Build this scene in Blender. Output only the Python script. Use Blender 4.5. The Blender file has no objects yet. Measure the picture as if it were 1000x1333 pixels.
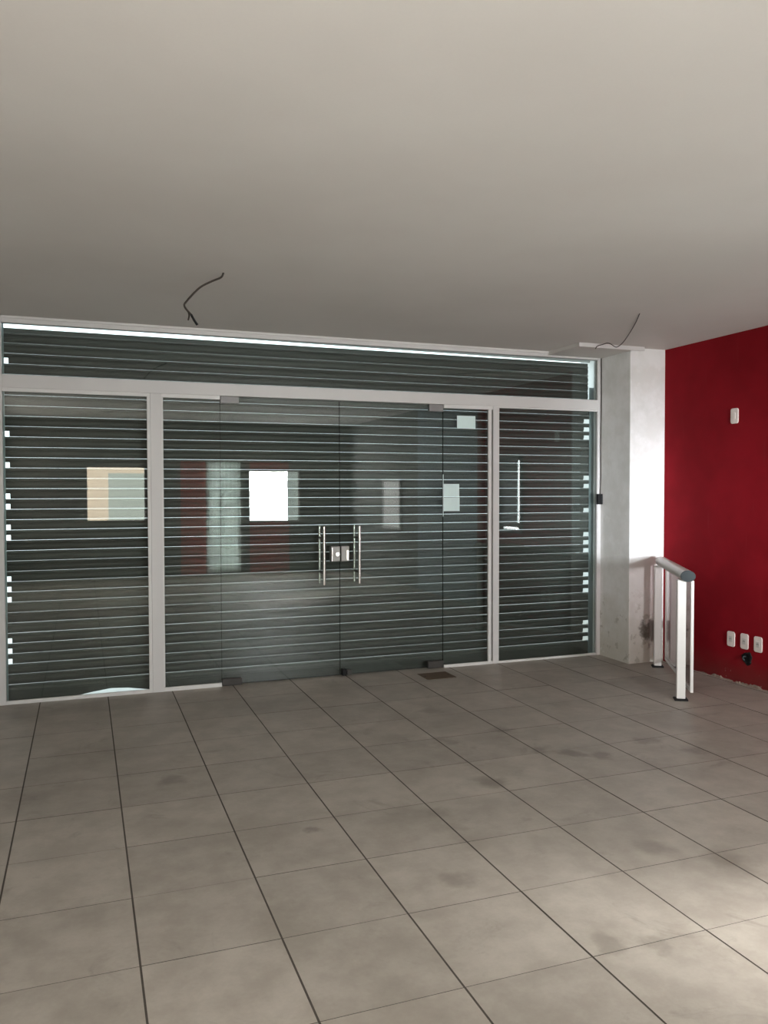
import bpy, bmesh, math, random
from mathutils import Matrix, Vector

random.seed(7)
scene = bpy.context.scene
COL = scene.collection

# ------------------------------------------------------------------ camera
cd = bpy.data.cameras.new('camera')
cam = bpy.data.objects.new('camera', cd)
COL.objects.link(cam)
cd.sensor_fit = 'HORIZONTAL'
cd.sensor_width = 36.0
cd.lens = 36.0 * 1055.9 / 1000.0
cd.clip_start = 0.05
cam.matrix_world = (Matrix.Translation((0, 0, 1.484)) @ Matrix.Rotation(math.radians(-20.336), 4, 'Z')
                    @ Matrix.Rotation(math.radians(90 - 1.564), 4, 'X') @ Matrix.Rotation(-0.0016, 4, 'Z'))
scene.camera = cam

# ------------------------------------------------------------------ world, light, exposure
w = bpy.data.worlds.new('sky'); scene.world = w
w.use_nodes = True
bg = w.node_tree.nodes['Background']
bg.inputs[0].default_value = (0.86, 0.94, 1.0, 1)
bg.inputs[1].default_value = 3.0
scene.view_settings.view_transform = 'Standard'
scene.view_settings.look = 'None'
scene.view_settings.gamma = 1.0
scene.view_settings.exposure = 0.0
scene.view_settings.use_curve_mapping = False
W1_L, W2_L = 96.0, 8.0
BEAM_W, LEFT_FILL_W, SIDE_W = 7.4, 82.0, 18.0
BACK = -2.2                    # inner face of the rear wall


def area(name, loc, target, sx, sy, power, col, spread=180.0):
    l = bpy.data.lights.new(name, 'AREA')
    l.shape = 'RECTANGLE'; l.size = sx; l.size_y = sy
    l.energy = power; l.color = col; l.spread = math.radians(spread)
    o = bpy.data.objects.new(name, l); COL.objects.link(o)
    o.location = loc
    d = Vector(target) - Vector(loc)
    o.rotation_euler = d.to_track_quat('-Z', 'Y').to_euler()
    return o


# daylight entering through the rear and right windows, plus an added left fill
area('rear_window_daylight', (3.15, BACK + 0.02, 1.38), (4.66, 5.7, 1.25), 0.66, 0.86, BEAM_W, (0.88, 0.93, 1.0), 17)
area('left_added_fill', (-1.23, -0.35, 1.60), (4.0, -0.35, 1.60), 3.0, 1.4, LEFT_FILL_W, (1.0, 0.95, 0.88))  # added fill lamp, brightens the near floor and ceiling
area('side_window_daylight', (4.65, 0.03, 1.26), (2.82, 1.56, 0.0), 0.66, 0.66, SIDE_W, (1.0, 0.98, 0.94), 22)

# ------------------------------------------------------------------ helpers
class MB:
    def __init__(self):
        self.v, self.f, self.m = [], [], []

    def quad(self, *idx, mat=0):
        self.f.append(tuple(idx)); self.m.append(mat)

    def box(self, x0, x1, y0, y1, z0, z1, mat=0):
        b = len(self.v)
        self.v += [(x0, y0, z0), (x1, y0, z0), (x1, y1, z0), (x0, y1, z0),
                   (x0, y0, z1), (x1, y0, z1), (x1, y1, z1), (x0, y1, z1)]
        for q in ((0, 3, 2, 1), (4, 5, 6, 7), (0, 1, 5, 4), (1, 2, 6, 5), (2, 3, 7, 6), (3, 0, 4, 7)):
            self.f.append(tuple(b + i for i in q)); self.m.append(mat)
        return self

    def prism(self, pts, a0, a1, axis, mat=0):
        """closed polygon swept along an axis; pts are the two other coordinates"""
        n = len(pts); b = len(self.v)
        for a in (a0, a1):
            for (p, q) in pts:
                self.v.append({'x': (a, p, q), 'y': (p, a, q), 'z': (p, q, a)}[axis])
        for i in range(n):
            j = (i + 1) % n
            self.f.append((b + i, b + j, b + n + j, b + n + i)); self.m.append(mat)
        self.f.append(tuple(b + i for i in reversed(range(n)))); self.m.append(mat)
        self.f.append(tuple(b + n + i for i in range(n))); self.m.append(mat)
        return self

    def cyl(self, c, r, a0, a1, axis, n=16, ry=None, mat=0):
        ry = ry or r
        return self.prism([(c[0] + r * math.cos(2 * math.pi * i / n), c[1] + ry * math.sin(2 * math.pi * i / n))
                           for i in range(n)], a0, a1, axis, mat)

    def mesh(self, name, mats, bevel=0.0, seg=2, smooth=False):
        me = bpy.data.meshes.new(name)
        me.from_pydata(self.v, [], self.f)
        for i, p in enumerate(me.polygons):
            p.material_index = self.m[i]
        bm = bmesh.new(); bm.from_mesh(me)
        bmesh.ops.recalc_face_normals(bm, faces=bm.faces)
        if bevel:
            es = [e for e in bm.edges if e.is_manifold and e.calc_face_angle(0) > 0.6]
            bmesh.ops.bevel(bm, geom=es, offset=bevel, segments=seg, profile=0.5, affect='EDGES', clamp_overlap=True)
        if smooth:
            for f in bm.faces:
                f.smooth = True
            for e in bm.edges:
                if e.is_manifold and e.calc_face_angle(0) > 0.6:
                    e.smooth = False
        bm.to_mesh(me); bm.free()
        for m in (mats if isinstance(mats, (list, tuple)) else [mats]):
            me.materials.append(m)
        return me

    def build(self, name, mats, parent=None, bevel=0.0, seg=2, smooth=False):
        return link(name, self.mesh(name, mats, bevel, seg, smooth), parent)


def link(name, data, parent=None):
    o = bpy.data.objects.new(name, data); COL.objects.link(o)
    if parent is not None:
        o.parent = parent
        o.matrix_parent_inverse = parent.matrix_basis.inverted() if parent.get('_world') else Matrix.Identity(4)
    return o


def tag(o, label=None, cat=None, group=None, kind=None):
    if label: o['label'] = label
    if cat: o['category'] = cat
    if group: o['group'] = group
    if kind: o['kind'] = kind
    return o


def empty(name, loc=(0, 0, 0), rz=0.0):
    o = bpy.data.objects.new(name, None); COL.objects.link(o)
    o.location = loc; o.rotation_euler = (0, 0, rz); o.empty_display_size = 0.1
    return o


def tube(name, pts, r, mat, parent=None, n=8, closed_ends=True):
    """a round cable swept along a smoothed path"""
    P = [Vector(p) for p in pts]
    fine = []
    for i in range(len(P) - 1):
        p0 = P[max(i - 1, 0)]; p1 = P[i]; p2 = P[i + 1]; p3 = P[min(i + 2, len(P) - 1)]
        for k in range(4):
            t = k / 4
            fine.append(0.5 * ((2 * p1) + (p2 - p0) * t + (2 * p0 - 5 * p1 + 4 * p2 - p3) * t * t
                               + (3 * p1 - p0 - 3 * p2 + p3) * t ** 3))
    fine.append(P[-1])
    mb = MB()
    for i, p in enumerate(fine):
        d = (fine[min(i + 1, len(fine) - 1)] - fine[max(i - 1, 0)]).normalized()
        a = d.cross(Vector((0.13, 0.31, 0.94))).normalized(); b = d.cross(a)
        for k in range(n):
            t = 2 * math.pi * k / n
            mb.v.append(tuple(p + r * (a * math.cos(t) + b * math.sin(t))))
    for i in range(len(fine) - 1):
        for k in range(n):
            j = (k + 1) % n
            mb.quad(i * n + k, i * n + j, (i + 1) * n + j, (i + 1) * n + k)
    mb.quad(*range(n)); mb.quad(*[(len(fine) - 1) * n + k for k in range(n)])
    return mb.build(name, mat, parent, smooth=True)


# ------------------------------------------------------------------ materials
class NT:
    def __init__(self, name):
        self.mat = bpy.data.materials.new(name); self.mat.use_nodes = True
        self.t = self.mat.node_tree; self.n = self.t.nodes
        self.b = self.n['Principled BSDF']; self.out = self.n['Material Output']

    def add(self, typ, **kw):
        nd = self.n.new(typ)
        for k, v in kw.items():
            setattr(nd, k, v)
        return nd

    def set(self, nd, key, val):
        if hasattr(val, 'is_output'):
            self.t.links.new(val, nd.inputs[key])
        else:
            nd.inputs[key].default_value = val

    def pos(self):
        return self.add('ShaderNodeNewGeometry').outputs['Position']

    def noise(self, scale, detail=4.0, rough=0.55, vec=None, dist=0.0, stretch=None):
        nd = self.add('ShaderNodeTexNoise')
        vec = vec or self.pos()
        if stretch:
            mp = self.add('ShaderNodeMapping'); self.set(mp, 'Vector', vec); mp.inputs['Scale'].default_value = stretch
            vec = mp.outputs[0]
        self.set(nd, 'Vector', vec); self.set(nd, 'Scale', scale); self.set(nd, 'Detail', detail)
        self.set(nd, 'Roughness', rough); self.set(nd, 'Distortion', dist)
        return nd.outputs['Fac']

    def ramp(self, fac, a, b, ca=(0, 0, 0, 1), cb=(1, 1, 1, 1)):
        nd = self.add('ShaderNodeMapRange'); nd.clamp = True; nd.interpolation_type = 'SMOOTHSTEP'
        self.set(nd, 'Value', fac); nd.inputs['From Min'].default_value = a; nd.inputs['From Max'].default_value = b
        return nd.outputs[0]

    def mix(self, fac, a, b, mode='MIX'):
        nd = self.add('ShaderNodeMix', data_type='RGBA', blend_type=mode)
        self.set(nd, 0, fac)
        for s, v in ((6, a), (7, b)):
            if hasattr(v, 'is_output'): self.t.links.new(v, nd.inputs[s])
            else: nd.inputs[s].default_value = (*v, 1) if len(v) == 3 else v
        return nd.outputs[2]

    def math(self, op, a, b=0.0, c=0.0):
        nd = self.add('ShaderNodeMath', operation=op)
        self.set(nd, 0, a); self.set(nd, 1, b); self.set(nd, 2, c)
        return nd.outputs[0]

    def axis(self, i):
        s = self.add('ShaderNodeSeparateXYZ'); self.set(s, 0, self.pos()); return s.outputs[i]

    def bump(self, h, strength=0.2, dist=0.01):
        nd = self.add('ShaderNodeBump'); self.set(nd, 'Height', h); self.set(nd, 'Strength', strength); self.set(nd, 'Distance', dist)
        self.t.links.new(nd.outputs[0], self.b.inputs['Normal'])

    def p(self, color=None, rough=None, metal=None, spec=None):
        if color is not None:
            if hasattr(color, 'is_output'): self.t.links.new(color, self.b.inputs['Base Color'])
            else: self.b.inputs['Base Color'].default_value = (*color, 1)
        if rough is not None: self.set(self.b, 'Roughness', rough)
        if metal is not None: self.set(self.b, 'Metallic', metal)
        if spec is not None: self.set(self.b, 'Specular IOR Level', spec)
        return self.mat

    def blob(self, c, r, wob=0.06, sc=9.0, soft=0.6):
        """soft irregular spot around a point"""
        v = self.add('ShaderNodeVectorMath', operation='DISTANCE'); self.set(v, 0, self.pos()); v.inputs[1].default_value = c
        d = self.math('ADD', v.outputs['Value'], self.math('MULTIPLY', self.math('SUBTRACT', self.noise(sc), 0.5), wob * 4))
        return self.math('SUBTRACT', 1.0, self.ramp(d, r * soft, r * 1.3))


def m_simple(name, color, rough=0.5, metal=0.0, spec=0.5, mottle=0.08, sc=12.0, bump=0.0):
    n = NT(name)
    f = n.noise(sc)
    lo = tuple(max(0, c * (1 - mottle)) for c in color); hi = tuple(min(1, c * (1 + mottle)) for c in color)
    m = n.p(n.mix(f, lo, hi), rough, metal, spec)
    if bump: n.bump(n.noise(sc * 12), bump, 0.002)
    return m


def m_emit(name, col, L):
    n = NT(name)
    n.b.inputs['Base Color'].default_value = (0.6, 0.6, 0.6, 1)
    n.b.inputs['Emission Color'].default_value = (*col, 1)
    n.b.inputs['Emission Strength'].default_value = L
    return n.mat


def m_glass(name, tint, r0=0.045):
    n = NT(name)
    n.n.remove(n.b)
    lw = n.add('ShaderNodeLayerWeight'); lw.inputs['Blend'].default_value = 0.5
    f5 = n.math('POWER', lw.outputs['Facing'], 5.0)
    fr = n.math('MULTIPLY_ADD', f5, 1 - r0, r0)
    tr = n.add('ShaderNodeBsdfTransparent'); tr.inputs[0].default_value = (*tint, 1)
    gl = n.add('ShaderNodeBsdfGlossy'); gl.inputs['Roughness'].default_value = 0.0
    gl.inputs['Color'].default_value = (1, 1, 1, 1)
    mx = n.add('ShaderNodeMixShader')
    n.set(mx, 0, fr); n.t.links.new(tr.outputs[0], mx.inputs[1]); n.t.links.new(gl.outputs[0], mx.inputs[2])
    n.t.links.new(mx.outputs[0], n.out.inputs[0])
    return n.mat


def m_tile():
    n = NT('floor_tile')
    oi = n.add('ShaderNodeObjectInfo')
    big = n.noise(1.6, 5, 0.6)
    mid = n.noise(5.5, 6, 0.65)
    fine = n.noise(70, 3, 0.6)
    c = n.mix(n.ramp(mid, 0.3, 0.7), (0.365, 0.327, 0.284), (0.475, 0.433, 0.380))
    c = n.mix(n.math('MULTIPLY', n.ramp(big, 0.45, 0.7), 0.3), c, (0.20, 0.175, 0.145))
    st = n.noise(3.1, 7, 0.7, dist=1.2)
    c = n.mix(n.math('MULTIPLY', n.ramp(st, 0.56, 0.74), 0.36), c, (0.13, 0.115, 0.092))
    c = n.mix(n.math('MULTIPLY', fine, 0.22), c, (0.19, 0.175, 0.155))
    rnd = n.math('MULTIPLY_ADD', oi.outputs['Random'], 0.16, 0.9)
    c = n.mix(1.0, c, n.mix(rnd, (0, 0, 0), (1, 1, 1)), 'MULTIPLY')
    # long scuffs left where something heavy was dragged
    for (p, r, k) in (((2.44, 3.99, 0), 0.07, .45), ((2.56, 3.89, 0), 0.08, .5), ((2.69, 3.78, 0), 0.07, .45), ((1.92, 3.64, 0), 0.10, .5),
                      ((1.99, 4.33, 0), 0.08, .4), ((2.42, 4.41, 0), 0.09, .4), ((3.09, 3.91, 0), 0.08, .4), ((3.25, 3.67, 0), 0.10, .45),
                      ((1.32, 2.74, 0), 0.07, .35), ((1.60, 2.20, 0), 0.06, .35), ((1.76, 2.14, 0), 0.07, .4), ((0.94, 3.39, 0), 0.05, .45),
                      ((0.40, 4.25, 0), 0.08, .4), ((1.47, 3.37, 0), 0.09, .3), ((2.20, 2.72, 0), 0.10, .35), ((2.40, 2.52, 0), 0.12, .45),
                      ((2.17, 4.97, 0), 0.10, .35)):
        c = n.mix(n.math('MULTIPLY', n.blob(p, r, 0.07, 8.0, 0.0), k), c, (0.10, 0.085, 0.066))
    n.p(c, n.math('MULTIPLY_ADD', mid, 0.22, 0.36), 0.0, 0.42)
    n.bump(fine, 0.06, 0.002)
    return n.mat


def m_wall_right():
    n = NT('red_and_white_wall_paint')
    z = n.axis(2); y = n.axis(1)
    red = n.mix(n.ramp(n.noise(2.2, 5), 0.3, 0.7), (0.195, 0.005, 0.010), (0.25, 0.007, 0.014))
    # faded vertical smears and damp at the foot of the wall
    sm = n.math('MULTIPLY', n.ramp(n.noise(5, 3, 0.5, stretch=(1, 3.0, 0.35)), 0.62, 0.78), 0.06)
    red = n.mix(sm, red, (0.42, 0.12, 0.12))
    low = n.math('SUBTRACT', 1.0, n.ramp(n.math('ADD', z, n.math('MULTIPLY', n.noise(6, 5), 0.3)), 0.12, 0.42))
    red = n.mix(n.math('MULTIPLY', low, 0.5), red, (0.17, 0.045, 0.04))
    scr = n.ramp(n.noise(30, 5, 0.7), 0.66, 0.72)
    red = n.mix(n.math('MULTIPLY', n.math('MULTIPLY', scr, low), 0.8), red, (0.45, 0.36, 0.32))
    wht = n.mix(n.noise(2.0), (0.30, 0.36, 0.40), (0.38, 0.44, 0.48))
    grey = n.mix(n.noise(2.0), (0.17, 0.17, 0.165), (0.22, 0.22, 0.21))
    wht = n.mix(n.ramp(y, 1.09, 1.11), grey, wht)
    c = n.mix(n.ramp(y, 3.05, 3.06), wht, red)
    n.p(c, 0.8, 0, 0.10)
    n.bump(n.noise(160, 3), 0.12, 0.002)
    return n.mat


def m_column():
    n = NT('column_whitewash')
    z = n.axis(2)
    c = n.mix(n.ramp(n.noise(5, 6, 0.62), 0.38, 0.66), (0.745, 0.745, 0.725), (0.83, 0.83, 0.825))
    damp = n.math('SUBTRACT', 1.0, n.ramp(n.math('ADD', z, n.math('MULTIPLY', n.noise(4.5, 6, 0.65), 0.7)), 0.35, 1.05))
    c = n.mix(n.math('MULTIPLY', damp, 0.6), c, (0.47, 0.44, 0.36))
    ch = n.math('MULTIPLY', n.ramp(n.noise(11, 5, 0.6), 0.57, 0.63), n.math('SUBTRACT', 1.0, n.ramp(z, 0.25, 0.75)))
    c = n.mix(n.math('MULTIPLY', ch, 0.6), c, (0.33, 0.31, 0.26))
    up = n.math('MULTIPLY', n.ramp(n.noise(7, 4, 0.6), 0.62, 0.68), 0.35)
    c = n.mix(up, c, (0.88, 0.88, 0.87))
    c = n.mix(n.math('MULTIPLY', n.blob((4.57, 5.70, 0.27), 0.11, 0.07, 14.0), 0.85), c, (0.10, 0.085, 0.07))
    n.p(c, 0.75, 0, 0.2)
    n.bump(n.noise(45, 6), 0.25, 0.004)
    return n.mat


def m_ceiling():
    n = NT('ceiling_paint')
    c = n.mix(n.ramp(n.noise(0.8, 4), 0.3, 0.7), (0.66, 0.635, 0.605), (0.71, 0.69, 0.66))
    c = n.mix(n.math('MULTIPLY', n.noise(90, 3), 0.10), c, (0.45, 0.43, 0.41))
    n.p(c, 0.85, 0, 0.15)
    n.bump(n.noise(120, 3), 0.08, 0.002)
    return n.mat


def m_slat(name, lo, hi, rough, metal):
    n = NT(name)
    f = n.noise(3.0, 6, 0.6, stretch=(0.6, 1, 30))
    c = n.mix(n.ramp(f, 0.3, 0.7), lo, hi)
    dust = n.ramp(n.noise(1.4, 4), 0.45, 0.75)
    c = n.mix(n.math('MULTIPLY', dust, 0.3), c, tuple(0.5 * (a + b) * 1.25 for a, b in zip(lo, hi)))
    oi = n.add('ShaderNodeObjectInfo')       # slats weathered unequally
    c = n.mix(1.0, c, n.mix(n.math('MULTIPLY_ADD', oi.outputs['Random'], 0.5, 0.62), (0, 0, 0), (1, 1, 1)), 'MULTIPLY')
    n.p(c, rough, metal, 0.4)
    return n.mat


def m_curtain():
    n = NT('sheer_pale_curtain'); n.n.remove(n.b)
    d = n.add('ShaderNodeBsdfDiffuse'); d.inputs[0].default_value = (0.70, 0.75, 0.73, 1)
    t = n.add('ShaderNodeBsdfTranslucent'); t.inputs[0].default_value = (0.70, 0.73, 0.71, 1)
    mx = n.add('ShaderNodeMixShader'); n.set(mx, 0, n.math('MULTIPLY_ADD', n.noise(6, 3, 0.5, stretch=(3, 1, 0.2)), 0.4, 0.3))
    n.t.links.new(d.outputs[0], mx.inputs[1]); n.t.links.new(t.outputs[0], mx.inputs[2]); n.t.links.new(mx.outputs[0], n.out.inputs[0])
    return n.mat


M = {}
M['tile'] = m_tile()
M['grout'] = m_simple('dark_grout', (0.075, 0.065, 0.055), 0.9, mottle=0.3)
M['red'] = m_wall_right()
M['column'] = m_column()
M['ceiling'] = m_ceiling()
M['white_wall'] = m_simple('plain_wall_paint', (0.55, 0.53, 0.50), 0.8, spec=0.2)
M['back_wall'] = m_simple('rear_wall_paint', (0.16, 0.145, 0.13), 0.85, spec=0.15)
M['back_red'] = m_simple('rear_red_paint', (0.50, 0.11, 0.09), 0.7, spec=0.2)
M['curtain'] = m_curtain()
M['alu'] = m_simple('white_painted_aluminium', (0.66, 0.645, 0.64), 0.42, 0.0, 0.5, 0.04, 4)
M['bead'] = m_simple('glazing_bead_aluminium', (0.72, 0.71, 0.70), 0.4, 0.0, 0.5, 0.04, 5)
M['glass'] = m_glass('green_tinted_glass', (0.905, 0.952, 0.938), 0.048)
M['glass_edge'] = m_simple('dark_green_glass_edge', (0.018, 0.03, 0.028), 0.25)
M['slat'] = m_slat('galvanised_slat_face', (0.058, 0.059, 0.054), (0.088, 0.089, 0.081), 0.55, 0.2)
M['slat_roll_lit'] = m_slat('galvanised_slat_roll_lit', (0.098, 0.100, 0.094), (0.138, 0.140, 0.132), 0.75, 0.0)  # lighter than the face: light caught by the joints is painted in
M['rail'] = m_simple('galvanised_guide_rail', (0.36, 0.42, 0.44), 0.35, 0.7, 0.5, 0.15, 8)
M['steel'] = m_simple('brushed_stainless_steel', (0.70, 0.68, 0.65), 0.25, 1.0, 0.5, 0.05, 40)
M['lock'] = m_simple('brushed_lock_case', (0.30, 0.29, 0.275), 0.55, 0.8, 0.5, 0.1, 60)
M['patch'] = m_simple('satin_patch_fitting', (0.24, 0.23, 0.23), 0.5, 0.5, 0.5, 0.06, 20)
M['patch_dark'] = m_simple('dark_patch_fitting', (0.06, 0.056, 0.052), 0.6, 0.4, 0.5, 0.2, 20)  # darker tone for the bottom fittings and small hardware
M['black'] = m_simple('black_plastic', (0.010, 0.010, 0.011), 0.6, spec=0.2)
M['grey_plastic'] = m_simple('dark_grey_plastic', (0.055, 0.065, 0.07), 0.7, spec=0.2)
M['paper'] = m_simple('pale_paper', (0.74, 0.90, 0.90), 0.75, spec=0.2, mottle=0.03, sc=20)
M['plate'] = m_simple('off_white_plate', (0.80, 0.72, 0.68), 0.45, spec=0.4, mottle=0.03)
M['plate_in'] = m_simple('plate_insert', (0.62, 0.58, 0.55), 0.5, mottle=0.04)
M['gate_white'] = m_simple('white_gate_post', (0.80, 0.79, 0.77), 0.35, spec=0.5, mottle=0.03)
M['gate_rail'] = m_simple('satin_gate_rail', (0.56, 0.53, 0.50), 0.4, 0.25, 0.5, 0.05)
M['wire'] = m_simple('dark_cable', (0.035, 0.026, 0.02), 0.6)
M['plaster'] = m_simple('exposed_plaster', (0.27, 0.21, 0.175), 0.95, mottle=0.3, sc=40, bump=0.4)
M['brown_plate'] = m_simple('worn_brown_plate', (0.13, 0.09, 0.06), 0.6, 0.3, mottle=0.2)
M['pavement'] = m_simple('street_pavement', (0.55, 0.55, 0.53), 0.9, mottle=0.2)
M['concrete'] = m_simple('concrete', (0.35, 0.345, 0.33), 0.9, mottle=0.15)
M['sheet'] = m_glass('smoked_acrylic', (0.66, 0.62, 0.62), 0.06)
M['day'] = m_emit('bright_daylight_pane', (0.97, 1.0, 1.0), W1_L)
M['day_green'] = m_emit('pale_green_daylight_pane', (0.72, 0.86, 0.78), 2.2)
M['warm'] = m_emit('warm_lit_pane', (1.0, 0.80, 0.58), W2_L * 0.8)
M['cool'] = m_emit('pale_lit_pane', (0.86, 0.95, 0.82), W2_L * 0.5)
M['frosted'] = m_emit('frosted_daylight_pane', (1.0, 0.96, 0.9), 1.0)
M['door_lit'] = m_emit('daylit_frosted_panel', (0.98, 1.0, 0.98), 20.0)
M['dark_frame'] = m_simple('dark_brown_joinery', (0.035, 0.025, 0.022), 0.6, spec=0.2, mottle=0.15)
M['slit'] = m_emit('daylight_slit', (0.95, 0.99, 1.0), 12.0)

# ------------------------------------------------------------------ room shell
XL, XR = -1.25, 4.69           # side walls
YW = 6.124                     # room side of the shop-front frame
ZC = 2.678                     # ceiling
T, TX0, TY0, GAP = 0.45, 0.151, 2.599, 0.0068

floor = MB().box(XL - .1, XR + .1, BACK - .1, 6.20, -0.12, -0.0015).build('floor', M['grout'])
tag(floor, 'floor of large square greige ceramic tiles with dark joints', 'floor', kind='structure')
tile_cache = {}


def tile_mesh(sx, sy):
    k = (round(sx, 4), round(sy, 4))
    if k not in tile_cache:
        mt = MB().box(-sx / 2, sx / 2, -sy / 2, sy / 2, -0.009, 0.0)
        mt.m = [1, 0, 1, 1, 1, 1]              # joint dirt on the sides
        tile_cache[k] = mt.mesh('tile', [M['tile'], M['grout']])
    return tile_cache[k]


kx0 = math.floor((XL - TX0) / T); kx1 = math.ceil((XR - TX0) / T)
ky0 = math.floor((BACK - TY0) / T); ky1 = math.ceil((6.19 - TY0) / T)
for i in range(kx0, kx1):
    for j in range(ky0, ky1):
        x0 = max(TX0 + i * T + GAP / 2, XL); x1 = min(TX0 + (i + 1) * T - GAP / 2, XR)   # wide joints lengthwise
        y0 = max(TY0 + j * T + GAP / 5, BACK); y1 = min(TY0 + (j + 1) * T - GAP / 5, 6.19)
        if x1 - x0 < 0.02 or y1 - y0 < 0.02:
            continue
        o = link('tile', tile_mesh(x1 - x0, y1 - y0), floor)
        o.location = ((x0 + x1) / 2, (y0 + y1) / 2, random.uniform(-0.0006, 0.0004))

ceiling = MB().box(XL - .1, XR + .1, BACK - .1, YW + 0.06, ZC, ZC + 0.12).build('ceiling', M['ceiling'])
tag(ceiling, 'plain off-white painted plaster ceiling', 'ceiling', kind='structure')

wall_r = MB().box(XR, XR + 0.15, BACK - .1, 6.5, -0.1, ZC + 0.1).build('wall_right', M['red'])
tag(wall_r, 'matt dark red painted side wall', 'wall', kind='structure')
LW = (-1.85, 1.15, 0.90, 2.30)  # opening for the added fill window in the unseen left wall
mb = MB()
for (y0, y1, z0, z1) in ((BACK - .1, LW[0], -.1, ZC + .1), (LW[1], 6.5, -.1, ZC + .1), (LW[0], LW[1], -.1, LW[2]), (LW[0], LW[1], LW[3], ZC + .1)):
    mb.box(XL - 0.15, XL, y0, y1, z0, z1)
wall_l = mb.build('wall_left', M['white_wall'])
tag(wall_l, 'plain off-white side wall out of view', 'wall', kind='structure')

# rear wall with its two openings
W1 = (2.80, 3.72, 0.92, 1.83)
W2 = (0.05, 1.00, 0.96, 1.885)
mb = MB()
yb0, yb1 = BACK - 0.14, BACK
for (x0, x1, z0, z1) in ((XL, W2[0], -.1, ZC + .1), (W2[1], W1[0], -.1, ZC + .1), (W1[1], XR, -.1, ZC + .1),
                         (W2[0], W2[1], -.1, W2[2]), (W2[0], W2[1], W2[3], ZC + .1),
                         (W1[0], W1[1], -.1, W1[2]), (W1[0], W1[1], W1[3], ZC + .1)):
    mb.box(x0, x1, yb0, yb1, z0, z1)
wall_b = mb.build('wall_back', M['back_wall'])
tag(wall_b, 'dark rear wall mirrored in the glass', 'wall', kind='structure')
for (x0, x1, z0, z1) in ((1.59, 2.02, 0.0, 1.99), (2.80, 3.52, 0.0, 0.90), (2.80, 3.52, 1.86, 1.99)):
    MB().box(x0, x1, BACK, BACK + 0.012, z0, z1).build('painted_panel', M['back_red'], wall_b)


def frame(parent, x0, x1, z0, z1, y0, y1, t, mat, name='window_frame'):
    m = MB()
    m.box(x0, x1, y0, y1, z1 - t, z1); m.box(x0, x1, y0, y1, z0, z0 + t)
    m.box(x0, x0 + t, y0, y1, z0 + t, z1 - t); m.box(x1 - t, x1, y0, y1, z0 + t, z1 - t)
    return m.build(name, mat, parent)


win = empty('window_6', (0, 0, 0))
frame(win, W1[0], W1[1], W1[2], W1[3], BACK - .10, BACK - .05, 0.012, M['alu'])
MB().box(W1[0] + .012, 3.51, BACK - .085, BACK - .075, W1[2] + .012, W1[3] - .012).build('pane', M['day'], win)
MB().box(3.525, W1[1] - .012, BACK - .085, BACK - .075, W1[2] + .012, W1[3] - .012).build('pane', M['day_green'], win)
tag(win, 'bright white rear window mirrored in the left glass door', 'window', kind='structure')
win = empty('window_7', (0, 0, 0))
frame(win, W2[0], W2[1], W2[2], W2[3], BACK - .10, BACK - .05, 0.012, M['alu'])
MB().box(W2[0] + .012, 0.40, BACK - .085, BACK - .075, W2[2] + .012, W2[3] - .012).build('pane', M['warm'], win)
mbp = MB().box(0.40, W2[1] - .012, BACK - .085, BACK - .075, W2[2] + .012, W2[3] - .11)
mbp.build('pane', M['cool'], win)
MB().box(0.40, W2[1] - .012, BACK - .085, BACK - .075, W2[3] - .11, W2[3] - .012).build('pane', M['warm'], win)
tag(win, 'beige and pale green rear window mirrored in the left pane', 'window', kind='structure')

win = empty('added_fill_window', (0, 0, 0))  # unseen window added to frame the left fill lamp
for (y0, y1, z0, z1) in ((LW[0], LW[1], LW[2], LW[2] + .04), (LW[0], LW[1], LW[3] - .04, LW[3]), (LW[0], LW[0] + .04, LW[2] + .04, LW[3] - .04),
                         (LW[1] - .04, LW[1], LW[2] + .04, LW[3] - .04), (-.37, -.33, LW[2] + .04, LW[3] - .04)):
    MB().box(XL - .10, XL - .05, y0, y1, z0, z1).build('window_frame', M['alu'], win)
for (y0, y1) in ((LW[0] + .04, -.37), (-.33, LW[1] - .04)):
    MB().box(XL - .08, XL - .07, y0, y1, LW[2] + .04, LW[3] - .04).build('pane', M['frosted'], win)
tag(win, 'wide window added for fill light in the left wall outside the picture', 'window', kind='structure')

# lit glazed panel behind the curtain
MB().box(2.06, 2.60, BACK, BACK + 0.010, 0.10, 1.95).build('lit_panel', M['door_lit'], wall_b)
# pleated pale curtain beside the bright rear window
mb = MB(); n = 40
for i in range(n + 1):
    x = 2.03 + 0.60 * i / n
    y = BACK + 0.06 + 0.022 * math.sin(i * 1.35) + 0.008 * math.sin(i * 0.6)
    for z in (0.03, 1.99):
        mb.v += [(x, y, z), (x, y + 0.004, z)]
for i in range(n):
    a, b = i * 4, (i + 1) * 4
    for q in ((a, b, b + 2, a + 2), (a + 1, a + 3, b + 3, b + 1), (a, a + 1, b + 1, b), (a + 2, b + 2, b + 3, a + 3)):
        mb.quad(*q)
cur = mb.build('curtain', M['curtain'], smooth=True)
tag(cur, 'pale pleated curtain hanging beside the bright rear window', 'curtain')

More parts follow.
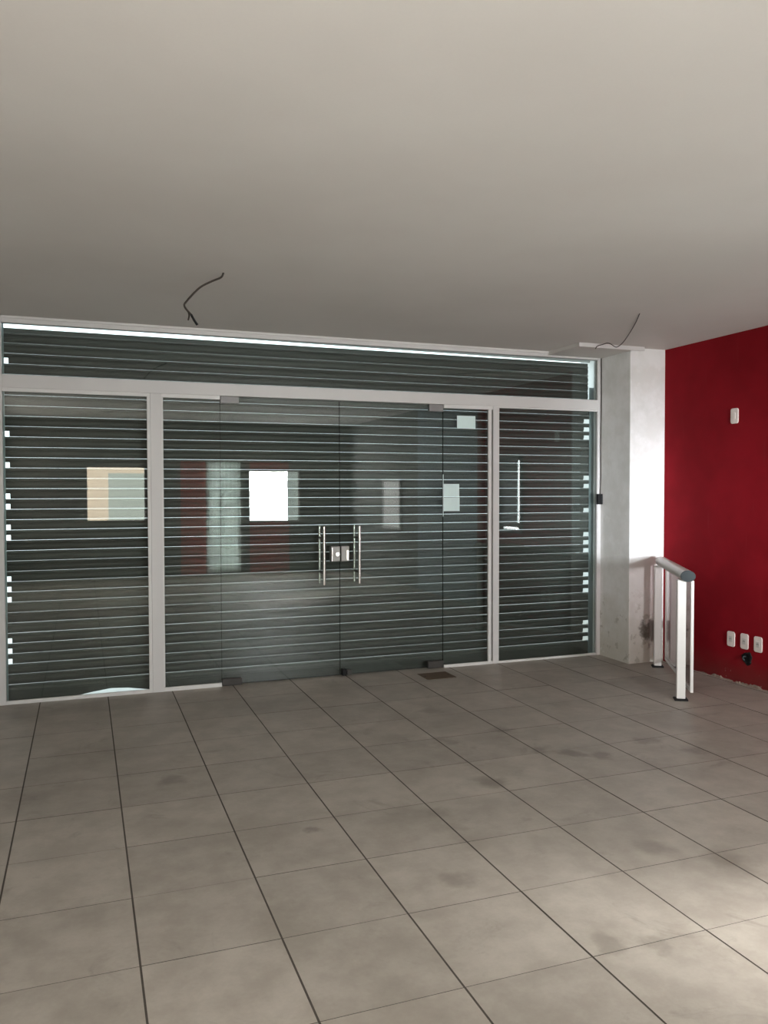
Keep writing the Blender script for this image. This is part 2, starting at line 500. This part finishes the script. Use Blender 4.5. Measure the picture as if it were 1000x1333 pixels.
# added side window out of view, made up around two glowing slits of daylight
win = empty('added_slit_window', (0, 0, 0))
for (y0, y1, z0, z1) in ((3.66, 4.19, 1.84, 1.88), (3.66, 4.19, 0.98, 1.02), (3.66, 3.70, 1.02, 1.84), (4.15, 4.19, 1.02, 1.84)):
    MB().box(XR - 0.02, XR, y0, y1, z0, z1).build('window_frame', M['dark_frame'], win, bevel=.002)
MB().box(XR - 0.012, XR, 3.70, 4.122, 1.055, 1.84).build('shutter_board', M['dark_frame'], win)
MB().box(XR - 0.024, XR, 4.125, 4.140, 1.10, 1.82).build('pane', M['slit'], win)
MB().box(XR - 0.024, XR, 3.80, 4.10, 1.025, 1.050).build('pane', M['slit'], win)
tag(win, 'made-up dark shuttered side window around a slit of daylight, mirrored in the right-hand pane', 'window', kind='structure')
# small square window in the side wall, beside the camera
win = empty('window_10', (0, 0, 0))
for (y0, y1, z0, z1) in ((-0.37, 0.44, 1.62, 1.66), (-0.37, 0.44, 0.85, 0.89), (-0.37, -0.33, 0.89, 1.62), (0.40, 0.44, 0.89, 1.62)):
    MB().box(XR - 0.03, XR, y0, y1, z0, z1).build('window_frame', M['alu'], win, bevel=.002)
MB().box(XR - 0.012, XR, -0.33, 0.40, 0.89, 1.62).build('pane', M['frosted'], win)
tag(win, 'small square frosted window in the right wall outside the picture', 'window', kind='structure')

# corner column
CX, CY = 4.335, 5.712
col = MB().box(CX, XR + .02, CY, 6.45, -0.05, ZC + .02).build('column', M['column'], bevel=0.006)
tag(col, 'whitewashed corner column with damp stains at its foot', 'column', kind='structure')
# left return of the shop front, outside the frame
stub = MB().box(XL - .02, -0.566, YW - 0.02, 6.45, -0.05, ZC + .02).build('wall_front', M['white_wall'])
tag(stub, 'short off-white wall return left of the shop front', 'wall', kind='structure')

# loosened plaster along the foot of the red wall
def shard(y0, y1, h, d):
    m = MB(); k = 9; top = []
    for i in range(k + 1):
        t = i / k; y = y0 + (y1 - y0) * t
        hh = h * (0.35 + 0.65 * math.sin(math.pi * t) ** 0.6) * random.uniform(0.55, 1.2)
        dd = d * random.uniform(0.5, 1.1)
        m.v += [(XR + .001, y, 0.0), (XR - dd, y, 0.0), (XR - dd * .7, y, hh * .7), (XR + .001, y, hh)]
    for i in range(k):
        a, b = 4 * i, 4 * i + 4
        for q in range(4):
            r = (q + 1) % 4
            m.quad(a + q, a + r, b + r, b + q)
    m.quad(0, 1, 2, 3); m.quad(4 * k + 3, 4 * k + 2, 4 * k + 1, 4 * k)
    return m.build('plaster_crumb', M['plaster'], wall_r)


for (a, b, h, d) in ((5.13, 5.00, .022, .014), (5.03, 4.90, .012, .008), (4.88, 4.74, .016, .014), (4.76, 4.61, .022, .016),
                     (4.62, 4.40, .012, .010), (5.28, 5.18, .008, .006)):
    shard(min(a, b), max(a, b), h, d)

# street outside
street = MB().box(-6, 11, 6.20, 22, -0.14, -0.02).build('ground', M['pavement'])
tag(street, 'pale street pavement outside the shutter', 'ground', kind='structure')

# ------------------------------------------------------------------ shop-front frame
JL0, JL1 = -0.566, -0.515
ML0, ML1 = 0.461, 0.542
MR0, MR1 = 3.257, 3.315
JR0, JR1 = 4.300, 4.345
ZT0, ZT1 = 2.189, 2.279        # transom beam
FD = 0.062                     # frame depth


def profile_bar(name, x0, x1, z0, z1, label, cat='trim', grooves=()):
    o = MB().box(x0, x1, YW, YW + FD, z0, z1).build(name, M['alu'], bevel=0.003)
    tag(o, label, cat, kind='structure')
    return o


profile_bar('trim_1', JL1, JR0, ZT0, ZT1, 'long horizontal white aluminium transom bar across the shop front')
profile_bar('trim_2', ML0, ML1, 0.0, ZT0, 'left white aluminium mullion between wide pane and doorway')
profile_bar('trim_3', MR0, MR1, 0.0, ZT0, 'right white aluminium mullion between doorway and last pane')
profile_bar('trim_4', JL0, JL1, 0.0, ZC, 'white aluminium jamb at the left end of the shop front')
jr = profile_bar('trim_5', JR0, JR1 - .004, 0.0, ZC, 'white aluminium jamb against the whitewashed column')
hd = profile_bar('trim_6', JL1, JR0, ZC - 0.045, ZC, 'aluminium head rail under the ceiling above the shutter')
lip = MB().box(JL1, JR0, YW - 0.016, YW, ZC - 0.017, ZC).build('lip', M['bead'], hd, bevel=0.003)

GY0, GY1 = 6.146, 6.156        # glass


def pane(parent, x0, x1, z0, z1):
    m = MB(); b = 0
    m.v += [(x0, GY0, z0), (x1, GY0, z0), (x1, GY1, z0), (x0, GY1, z0), (x0, GY0, z1), (x1, GY0, z1), (x1, GY1, z1), (x0, GY1, z1)]
    m.quad(0, 1, 5, 4); m.quad(2, 3, 7, 6)
    m.quad(0, 3, 2, 1, mat=1); m.quad(4, 5, 6, 7, mat=1); m.quad(1, 2, 6, 5, mat=1); m.quad(3, 0, 4, 7, mat=1)
    return m.build('pane', [M['glass'], M['glass_edge']], parent)


def bead(parent, x0, x1, z0, z1, d=0.012):
    return MB().box(x0, x1, YW + 0.004, YW + 0.004 + 0.018, z0, z1).build('glazing_bead', M['bead'], parent, bevel=0.002)


def window(name, x0, x1, z0, z1, label, beads):
    wd = empty(name)
    pane(wd, x0, x1, z0, z1)
    for b in beads:
        bead(wd, *b)
    tag(wd, label, 'window', kind='structure')
    return wd


window('window_1', JL1, ML0, 0.0, ZT0, 'wide fixed glass pane at the far left',
       [(JL1, ML0, ZT0 - 0.026, ZT0), (JL1, ML0, 0.0, 0.026), (ML0 - 0.022, ML0, 0.026, ZT0 - .026)])
window('window_2', ML1, 0.966, 0.0, ZT0, 'narrow fixed glass sidelight left of the double doors',
       [(ML1, 0.966, ZT0 - 0.028, ZT0), (ML1, 0.966, 0.0, 0.030), (ML1, ML1 + 0.010, 0.03, ZT0 - .028)])
window('window_3', 2.803, MR0, 0.0, ZT0, 'narrow fixed glass sidelight carrying the pale papers',
       [(2.803, MR0, ZT0 - 0.030, ZT0), (2.803, MR0, 0.0, 0.024), (MR0 - 0.042, MR0 - .012, 0.024, ZT0 - .03)])
window('window_4', MR1, JR0, 0.0, ZT0, 'fixed glass pane at the right next to the column',
       [(MR1, JR0, 0.0, 0.018), (MR1, JR0, ZT0 - 0.012, ZT0)])
window('window_5', JL1, JR0, ZT1, ZC - 0.045, 'long low transom glass above the doors', [])


def patch(parent, x0, x1, z0, z1, mat):
    o = MB().box(x0, x1, GY0 - 0.013, GY1 + 0.013, z0, z1).build('patch_fitting', mat, parent, bevel=0.003)
    return o


def pull(parent, x):
    for s, y in ((-1, 6.084), (1, 6.218)):
        h = MB().cyl((x, y), 0.0105, 0.742, 1.198, 'z', 14).build('handle', M['steel'], parent, smooth=True)
        for z in (0.835, 1.105):
            a, b = (y + .004, GY0) if s < 0 else (GY1, y - .004)
            MB().cyl((x, z), 0.009, a, b, 'y', 10).build('standoff', M['patch_dark'], h, smooth=True)


d1 = empty('door_1')
pane(d1, 0.970, 1.902, 0.012, ZT0 - 0.004)
patch(d1, 0.970, 1.108, ZT0 - 0.054, ZT0 - 0.001, M['patch'])
patch(d1, 0.970, 1.120, 0.004, 0.055, M['patch_dark'])
pull(d1, 1.757)
lk = MB().box(1.826, 1.899, GY0 - 0.024, GY1 + 0.018, 0.918, 1.040).build('lock', M['lock'], d1, bevel=0.004)
MB().cyl((1.872, 0.978), 0.017, GY0 - 0.044, GY0 - 0.022, 'y', 18).build('cylinder', M['steel'], lk, smooth=True)
MB().box(1.829, 1.838, GY0 - 0.029, GY0 - 0.023, 0.925, 1.033).build('edge_strip', M['steel'], lk, bevel=0.002)
tag(d1, 'left frameless glass door with steel pull handle and lock', 'door', kind='structure')
d2 = empty('door_2')
pane(d2, 1.906, 2.799, 0.012, ZT0 - 0.004)
patch(d2, 2.672, 2.799, ZT0 - 0.060, ZT0 - 0.001, M['patch'])
patch(d2, 2.662, 2.799, 0.004, 0.062, M['patch_dark'])
pull(d2, 2.048)
lk = MB().box(1.908, 1.974, GY0 - 0.024, GY1 + 0.018, 0.918, 1.040).build('strike_box', M['lock'], d2, bevel=0.004)
MB().box(1.950, 1.971, GY0 - 0.028, GY0 - 0.023, 0.925, 1.010).build('edge_strip', M['steel'], lk, bevel=0.002)
bt = MB().box(1.918, 1.950, GY0 - 0.020, GY1 + 0.015, 0.006, 0.060).build('floor_bolt', M['black'], d2, bevel=0.003)
MB().box(1.956, 1.992, GY0 - 0.024, GY0 + .001, 0.010, 0.050).build('bolt_keeper', M['patch_dark'], d2, bevel=0.003)
tag(d2, 'right frameless glass door with steel pull handle and floor bolt', 'door', kind='structure')

# floor spring cover
fs = empty('floor_spring', (2.63, 5.89, 0.0))
MB().box(-.125, .125, -.105, .105, 0.0, 0.003).build('cover_plate', M['brown_plate'], fs, bevel=0.001, seg=1)
for sx in (-.1, .1):
    MB().cyl((sx, 0), 0.008, 0.003, 0.0045, 'z', 10).build('screw', M['patch_dark'], fs)
tag(fs, 'worn brown floor-spring cover plate in front of the right door', 'floor plate')

# ------------------------------------------------------------------ roller shutter behind the glass
SH_Y = 6.262
PITCH = 0.0729
sh = empty('roller_shutter', (0, 0, 0))
# slat profile in (y, z), the room is towards -y; body arched, rolled joint on top
body = []
for i in range(7):
    t = i / 6
    body.append((-0.0105 * math.sin(math.pi * t) ** 0.8, 0.001 + (PITCH - 0.0172) * t))
roll = [(-0.0025 + 0.0092 * math.cos(a), PITCH - 0.0092 + 0.0092 * math.sin(a)) for a in [math.radians(d) for d in range(0, 360, 36)]]
slat_cache = {}
SL0, SL1 = -0.555, 4.315       # slat ends inside the guide rails
CUT_L, CUT_R = -0.482, 4.243   # ends of slats that are torn short, letting daylight past
TORN_L = (3, 4, 5, 9, 10, 11, 15, 16, 18, 19, 22, 25, 32)
TORN_R = (1, 2, 3, 7, 8, 9, 12, 13, 14, 17, 20, 21, 26, 27, 28)


def slat_mesh(tl, tr, x1):
    k = (tl, tr, x1)
    if k not in slat_cache:
        m = MB()
        a, b = (CUT_L if tl else SL0), (CUT_R if tr else x1)
        lower = body[:5]; upper = body[4:]
        m.prism(lower + [(y + 0.0016, z) for (y, z) in reversed(lower)], a, b, 'x', 0)
        m.prism(upper + [(y + 0.0016, z) for (y, z) in reversed(upper)], SL0, x1, 'x', 0)
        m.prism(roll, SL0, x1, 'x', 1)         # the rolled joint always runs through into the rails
        slat_cache[k] = m.mesh('slat', [M['slat'], M['slat_roll_lit']], smooth=True)
    return slat_cache[k]


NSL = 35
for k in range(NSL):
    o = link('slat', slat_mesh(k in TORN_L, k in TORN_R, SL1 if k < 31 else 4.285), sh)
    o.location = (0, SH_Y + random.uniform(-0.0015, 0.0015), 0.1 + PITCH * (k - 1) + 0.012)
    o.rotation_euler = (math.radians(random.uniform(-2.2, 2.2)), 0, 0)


def rail(x0, x1, s, h=2.66):
    m = MB()
    m.box(x0, x1, SH_Y - 0.030, SH_Y - 0.026, 0.0, h)
    m.box(x0 + (0.05 if s > 0 else 0), x1 - (0.02 if s < 0 else 0), SH_Y + 0.026, SH_Y + 0.030, 0.0, h)
    xa = x1 - 0.004 if s > 0 else x0
    m.box(xa, xa + 0.004, SH_Y - 0.026, SH_Y + 0.026, 0.0, h)
    return m.build('guide_rail', M['rail'], sh)


rail(4.285, 4.40, 1, 2.40)
rail(-0.62, -0.508, -1)
MB().box(SL0, 4.285, SH_Y - .003, SH_Y + .003, 2.585, 2.620).build('top_bar', M['slat'], sh)
# bottom bar, slightly bowed up at the left
m = MB(); n = 40
for i in range(n + 1):
    x = SL0 + (SL1 - SL0) * i / n
    lift = -0.018 + 0.050 * math.exp(-((x - 0.20) / 0.24) ** 2)
    for (y, z) in ((SH_Y - 0.012, lift), (SH_Y + 0.004, lift), (SH_Y + 0.004, 0.062), (SH_Y - 0.012, 0.062)):
        m.v.append((x, y, z))
for i in range(n):
    a, b = 4 * i, 4 * i + 4
    for q in range(4):
        m.quad(a + q, a + (q + 1) % 4, b + (q + 1) % 4, b + q)
m.quad(0, 1, 2, 3); m.quad(4 * n + 3, 4 * n + 2, 4 * n + 1, 4 * n)
m.build('bottom_bar', M['slat'], sh)
tag(sh, 'closed galvanised roller shutter of narrow slats behind the glass', 'shutter')

# outer lintel, leaving a tapering slot of daylight over the shutter
m = MB()
za, zb = 2.672, 2.634
m.v += [(-1.3, 6.30, za), (4.9, 6.30, zb), (4.9, 6.325, zb), (-1.3, 6.325, za), (-1.3, 6.30, 3.1), (4.9, 6.30, 3.1), (4.9, 6.325, 3.1), (-1.3, 6.325, 3.1)]
for q in ((0, 3, 2, 1), (4, 5, 6, 7), (0, 1, 5, 4), (1, 2, 6, 5), (2, 3, 7, 6), (3, 0, 4, 7)):
    m.quad(*q)
lin = m.build('wall_fascia', M['concrete'])
tag(lin, 'concrete fascia outside above the roller shutter', 'fascia', kind='structure')

# ------------------------------------------------------------------ papers on the glass
def paper(x0, x1, z0, z1, label):
    m = MB(); n = 6; t = 0.0008
    for i in range(n + 1):
        for j in range(2):
            x = x0 + (x1 - x0) * i / n; z = z0 + (z1 - z0) * j
            y = GY0 - 0.001 - 0.002 * abs(math.sin(i * 0.9 + j)) * (i / n) ** 3
            m.v += [(x, y - t, z), (x, y, z)]
    for i in range(n):
        a, b = 4 * i, 4 * i + 4
        for q in ((a, b, b + 2, a + 2), (a + 1, a + 3, b + 3, b + 1), (a, a + 1, b + 1, b), (a + 2, b + 2, b + 3, a + 3)):
            m.quad(*q)
    m.quad(0, 2, 3, 1); m.quad(4 * n, 4 * n + 1, 4 * n + 3, 4 * n + 2)
    o = m.build('paper_notice', M['paper'])
    tag(o, label, 'paper', 'pale papers on the right sidelight')


paper(2.928, 3.098, 1.994, 2.102, 'highest pale paper on the right sidelight, near the transom')
paper(2.806, 2.948, 1.426, 1.532, 'upper of two stacked pale papers beside the right door edge')
paper(2.806, 2.952, 1.306, 1.420, 'lower of two stacked pale papers beside the right door edge')
tp = MB().box(2.8000, 2.8045, GY0 - .0015, GY0 - .0003, 1.262, 1.612).build('tape_strip', M['paper'])
tag(tp, 'thin pale vertical tape strip along the sidelight edge', 'tape')

# ------------------------------------------------------------------ alarm box and its cable on the jamb
ab = empty('alarm_contact', (4.316, YW, 1.398))
MB().box(-.030, .018, -.034, 0.0, -.046, .046).build('case', M['black'], ab, bevel=0.004)
for z in (-.026, -.004, .018):
    MB().box(.004, .012, -.0365, -.033, z, z + .010).build('terminal', M['grey_plastic'], ab, bevel=.001, seg=1)
tag(ab, 'small black alarm contact on the jamb beside the column', 'sensor')
cb = tube('jamb_cable', [(4.328, YW - .006, 2.66), (4.330, YW - .008, 2.3), (4.327, YW - .006, 1.9), (4.329, YW - .008, 1.6), (4.322, YW - .012, 1.442)], 0.004, M['wire'])
tag(cb, 'thin black cable running down the jamb to the alarm contact', 'cable')

# ------------------------------------------------------------------ ceiling hatch and wires
ht = empty('ceiling_hatch', (4.10, 5.89, ZC))
MB().box(-.315, .225, -.235, .230, -.030, 0.0).build('board', M['ceiling'], ht, bevel=0.002)
MB().box(-.315, .330, -.241, -.233, -.034, 0.0).build('edge_strip', M['alu'], ht, bevel=0.002)
tag(ht, 'patched plasterboard box on the ceiling beside the column', 'ceiling patch')

w1 = empty('hanging_wire', (0.736, 4.52, ZC))
off = Vector((0.736, 4.52, ZC))
def rel(pts): return [tuple(Vector(p) - off) for p in pts]
tube('cable', rel([(0.736, 4.52, 2.680), (0.724, 4.526, 2.654), (0.675, 4.531, 2.63), (0.617, 4.537, 2.597), (0.576, 4.542, 2.557),
                   (0.54, 4.548, 2.514), (0.528, 4.553, 2.494), (0.537, 4.559, 2.475), (0.57, 4.564, 2.441)]), 0.0055, M['wire'], w1)
tube('bare_end', rel([(0.565, 4.563, 2.446), (0.58, 4.566, 2.42), (0.599, 4.57, 2.393)]), 0.0065, M['black'], w1)
tube('short_end', rel([(0.548, 4.56, 2.463), (0.556, 4.575, 2.443), (0.551, 4.58, 2.417)]), 0.0045, M['wire'], w1)
tag(w1, 'dark bent wire hanging from the ceiling left of centre', 'wire', 'wires hanging from the ceiling')
w2 = tube('hanging_wire', [(3.555, 4.59, 2.680), (3.685, 4.8, 2.668), (3.861, 5.1, 2.660), (4.03, 5.4, 2.655), (4.072, 5.52, 2.642), (4.070, 5.56, 2.642),
                           (4.023, 5.56, 2.664), (3.993, 5.565, 2.670), (3.977, 5.6, 2.664), (3.946, 5.635, 2.652), (3.939, 5.645, 2.632)], 0.0035, M['wire'])
tag(w2, 'thin dark wire looping from the ceiling to the patch by the column', 'wire', 'wires hanging from the ceiling')

# ------------------------------------------------------------------ wall plates on the red wall
def plate(y, z, kind, label):
    e = empty('wall_switch' if kind == 'switch' else 'wall_socket', (XR, y, z))
    m = MB(); pts = []
    r = 0.016; hw, hh = 0.0385, 0.0585
    for (cy, cz, a0) in ((hw - r, hh - r, 0), (-hw + r, hh - r, 90), (-hw + r, -hh + r, 180), (hw - r, -hh + r, 270)):
        for k in range(5):
            a = math.radians(a0 + 22.5 * k); pts.append((cy + r * math.cos(a), cz + r * math.sin(a)))
    m.prism(pts, -0.010, 0.0, 'x').build('cover', M['plate'], e, bevel=0.003)
    if kind == 'switch':
        MB().box(-.0135, -.009, -.014, .014, -.024, .024).build('rocker', M['plate'], e, bevel=.0015)
    else:
        ins = MB().box(-.0115, -.009, -.017, .017, -.022, .022).build('insert', M['plate_in'], e, bevel=.001)
        for dy in (-.008, 0.0, .008):
            MB().cyl((dy, 0.004 if dy == 0 else 0), 0.0028, -.0122, -.0105, 'x', 8).build('pin_hole', M['black'], ins)
    tag(e, label, 'switch' if kind == 'switch' else 'socket', None if kind == 'switch' else 'row of low sockets on the red wall')
    return e


plate(4.908, 2.046, 'switch', 'single white switch plate high on the red wall')
plate(4.921, 0.328, 'socket', 'leftmost low white socket on the red wall, nearest the railing')
plate(4.785, 0.332, 'socket', 'middle low white socket on the red wall, above the black hole')
plate(4.652, 0.332, 'socket', 'rightmost low white socket on the red wall')
ch = empty('cable_hole', (XR, 4.762, 0.207))
m = MB(); n = 20
for i in range(n):
    a = 2 * math.pi * i / n; rr = 0.050 * (1 + 0.12 * math.sin(3 * a + 1) + 0.07 * math.sin(7 * a))
    for (f_, x) in ((1.0, 0.0), (0.92, -0.006), (0.62, -0.006), (0.5, -0.001)):
        m.v.append((x, rr * f_ * math.cos(a), rr * f_ * math.sin(a)))
for i in range(n):
    a, b = 4 * i, 4 * ((i + 1) % n)
    for q in range(3):
        m.quad(a + q, b + q, b + q + 1, a + q + 1)
m.quad(*[4 * i + 3 for i in range(n)])
m.build('rim', M['black'], ch, smooth=True)
tube('cable', [(-.002, .012, .012), (-.020, .016, .010), (-.024, .018, -.004), (-.012, .016, -.016)], 0.005, M['grey_plastic'], ch)
tag(ch, 'black round cable hole in the red wall below the middle socket', 'cable hole')

# ------------------------------------------------------------------ low railing gate by the column
gx, gy = 3.935, 4.603
ang = math.atan2(5.535 - gy, 4.49 - gx) - math.pi / 2      # local +y runs to the rear post
g = empty('railing_gate', (gx, gy, 0.0), ang)
L = 1.085
for s in (0.0, L):
    p = MB().box(-.030, .030, s - .022, s + .022, 0.012, 0.850).build('post', M['gate_white'], g, bevel=0.006)
    MB().box(-.046, .046, s - .040, s + .040, 0.0, 0.012).build('foot', M['black'], p, bevel=0.003)
mr = MB(); mr.cyl((.034, .880), 0.050, -0.045, L + 0.055, 'y', 28, 0.040)
rl = mr.build('top_rail', M['gate_rail'], g, smooth=True)
for (a, b) in ((-.060, -.045), (L + .055, L + .068)):
    MB().cyl((.034, .880), 0.050, a, b, 'y', 28, 0.040).build('end_cap', M['grey_plastic'], rl, bevel=0.004, smooth=True)
x0, x1 = .058, .078
MB().box(x0, x1, -.040, -.012, 0.062, 0.846).build('panel_stile', M['gate_white'], g, bevel=0.002)
MB().box(x0, x1, L - .010, L + .012, 0.062, 0.846).build('panel_stile', M['gate_rail'], g, bevel=0.002)
MB().box(x0, x1, -.012, L - .015, 0.062, 0.088).build('panel_rail', M['gate_white'], g, bevel=0.002)
MB().box(x0 + .006, x1 - .006, -.012, L - .015, 0.088, 0.846).build('panel', M['sheet'], g)
tag(g, 'low white railing gate with smoked panel beside the red wall', 'railing')
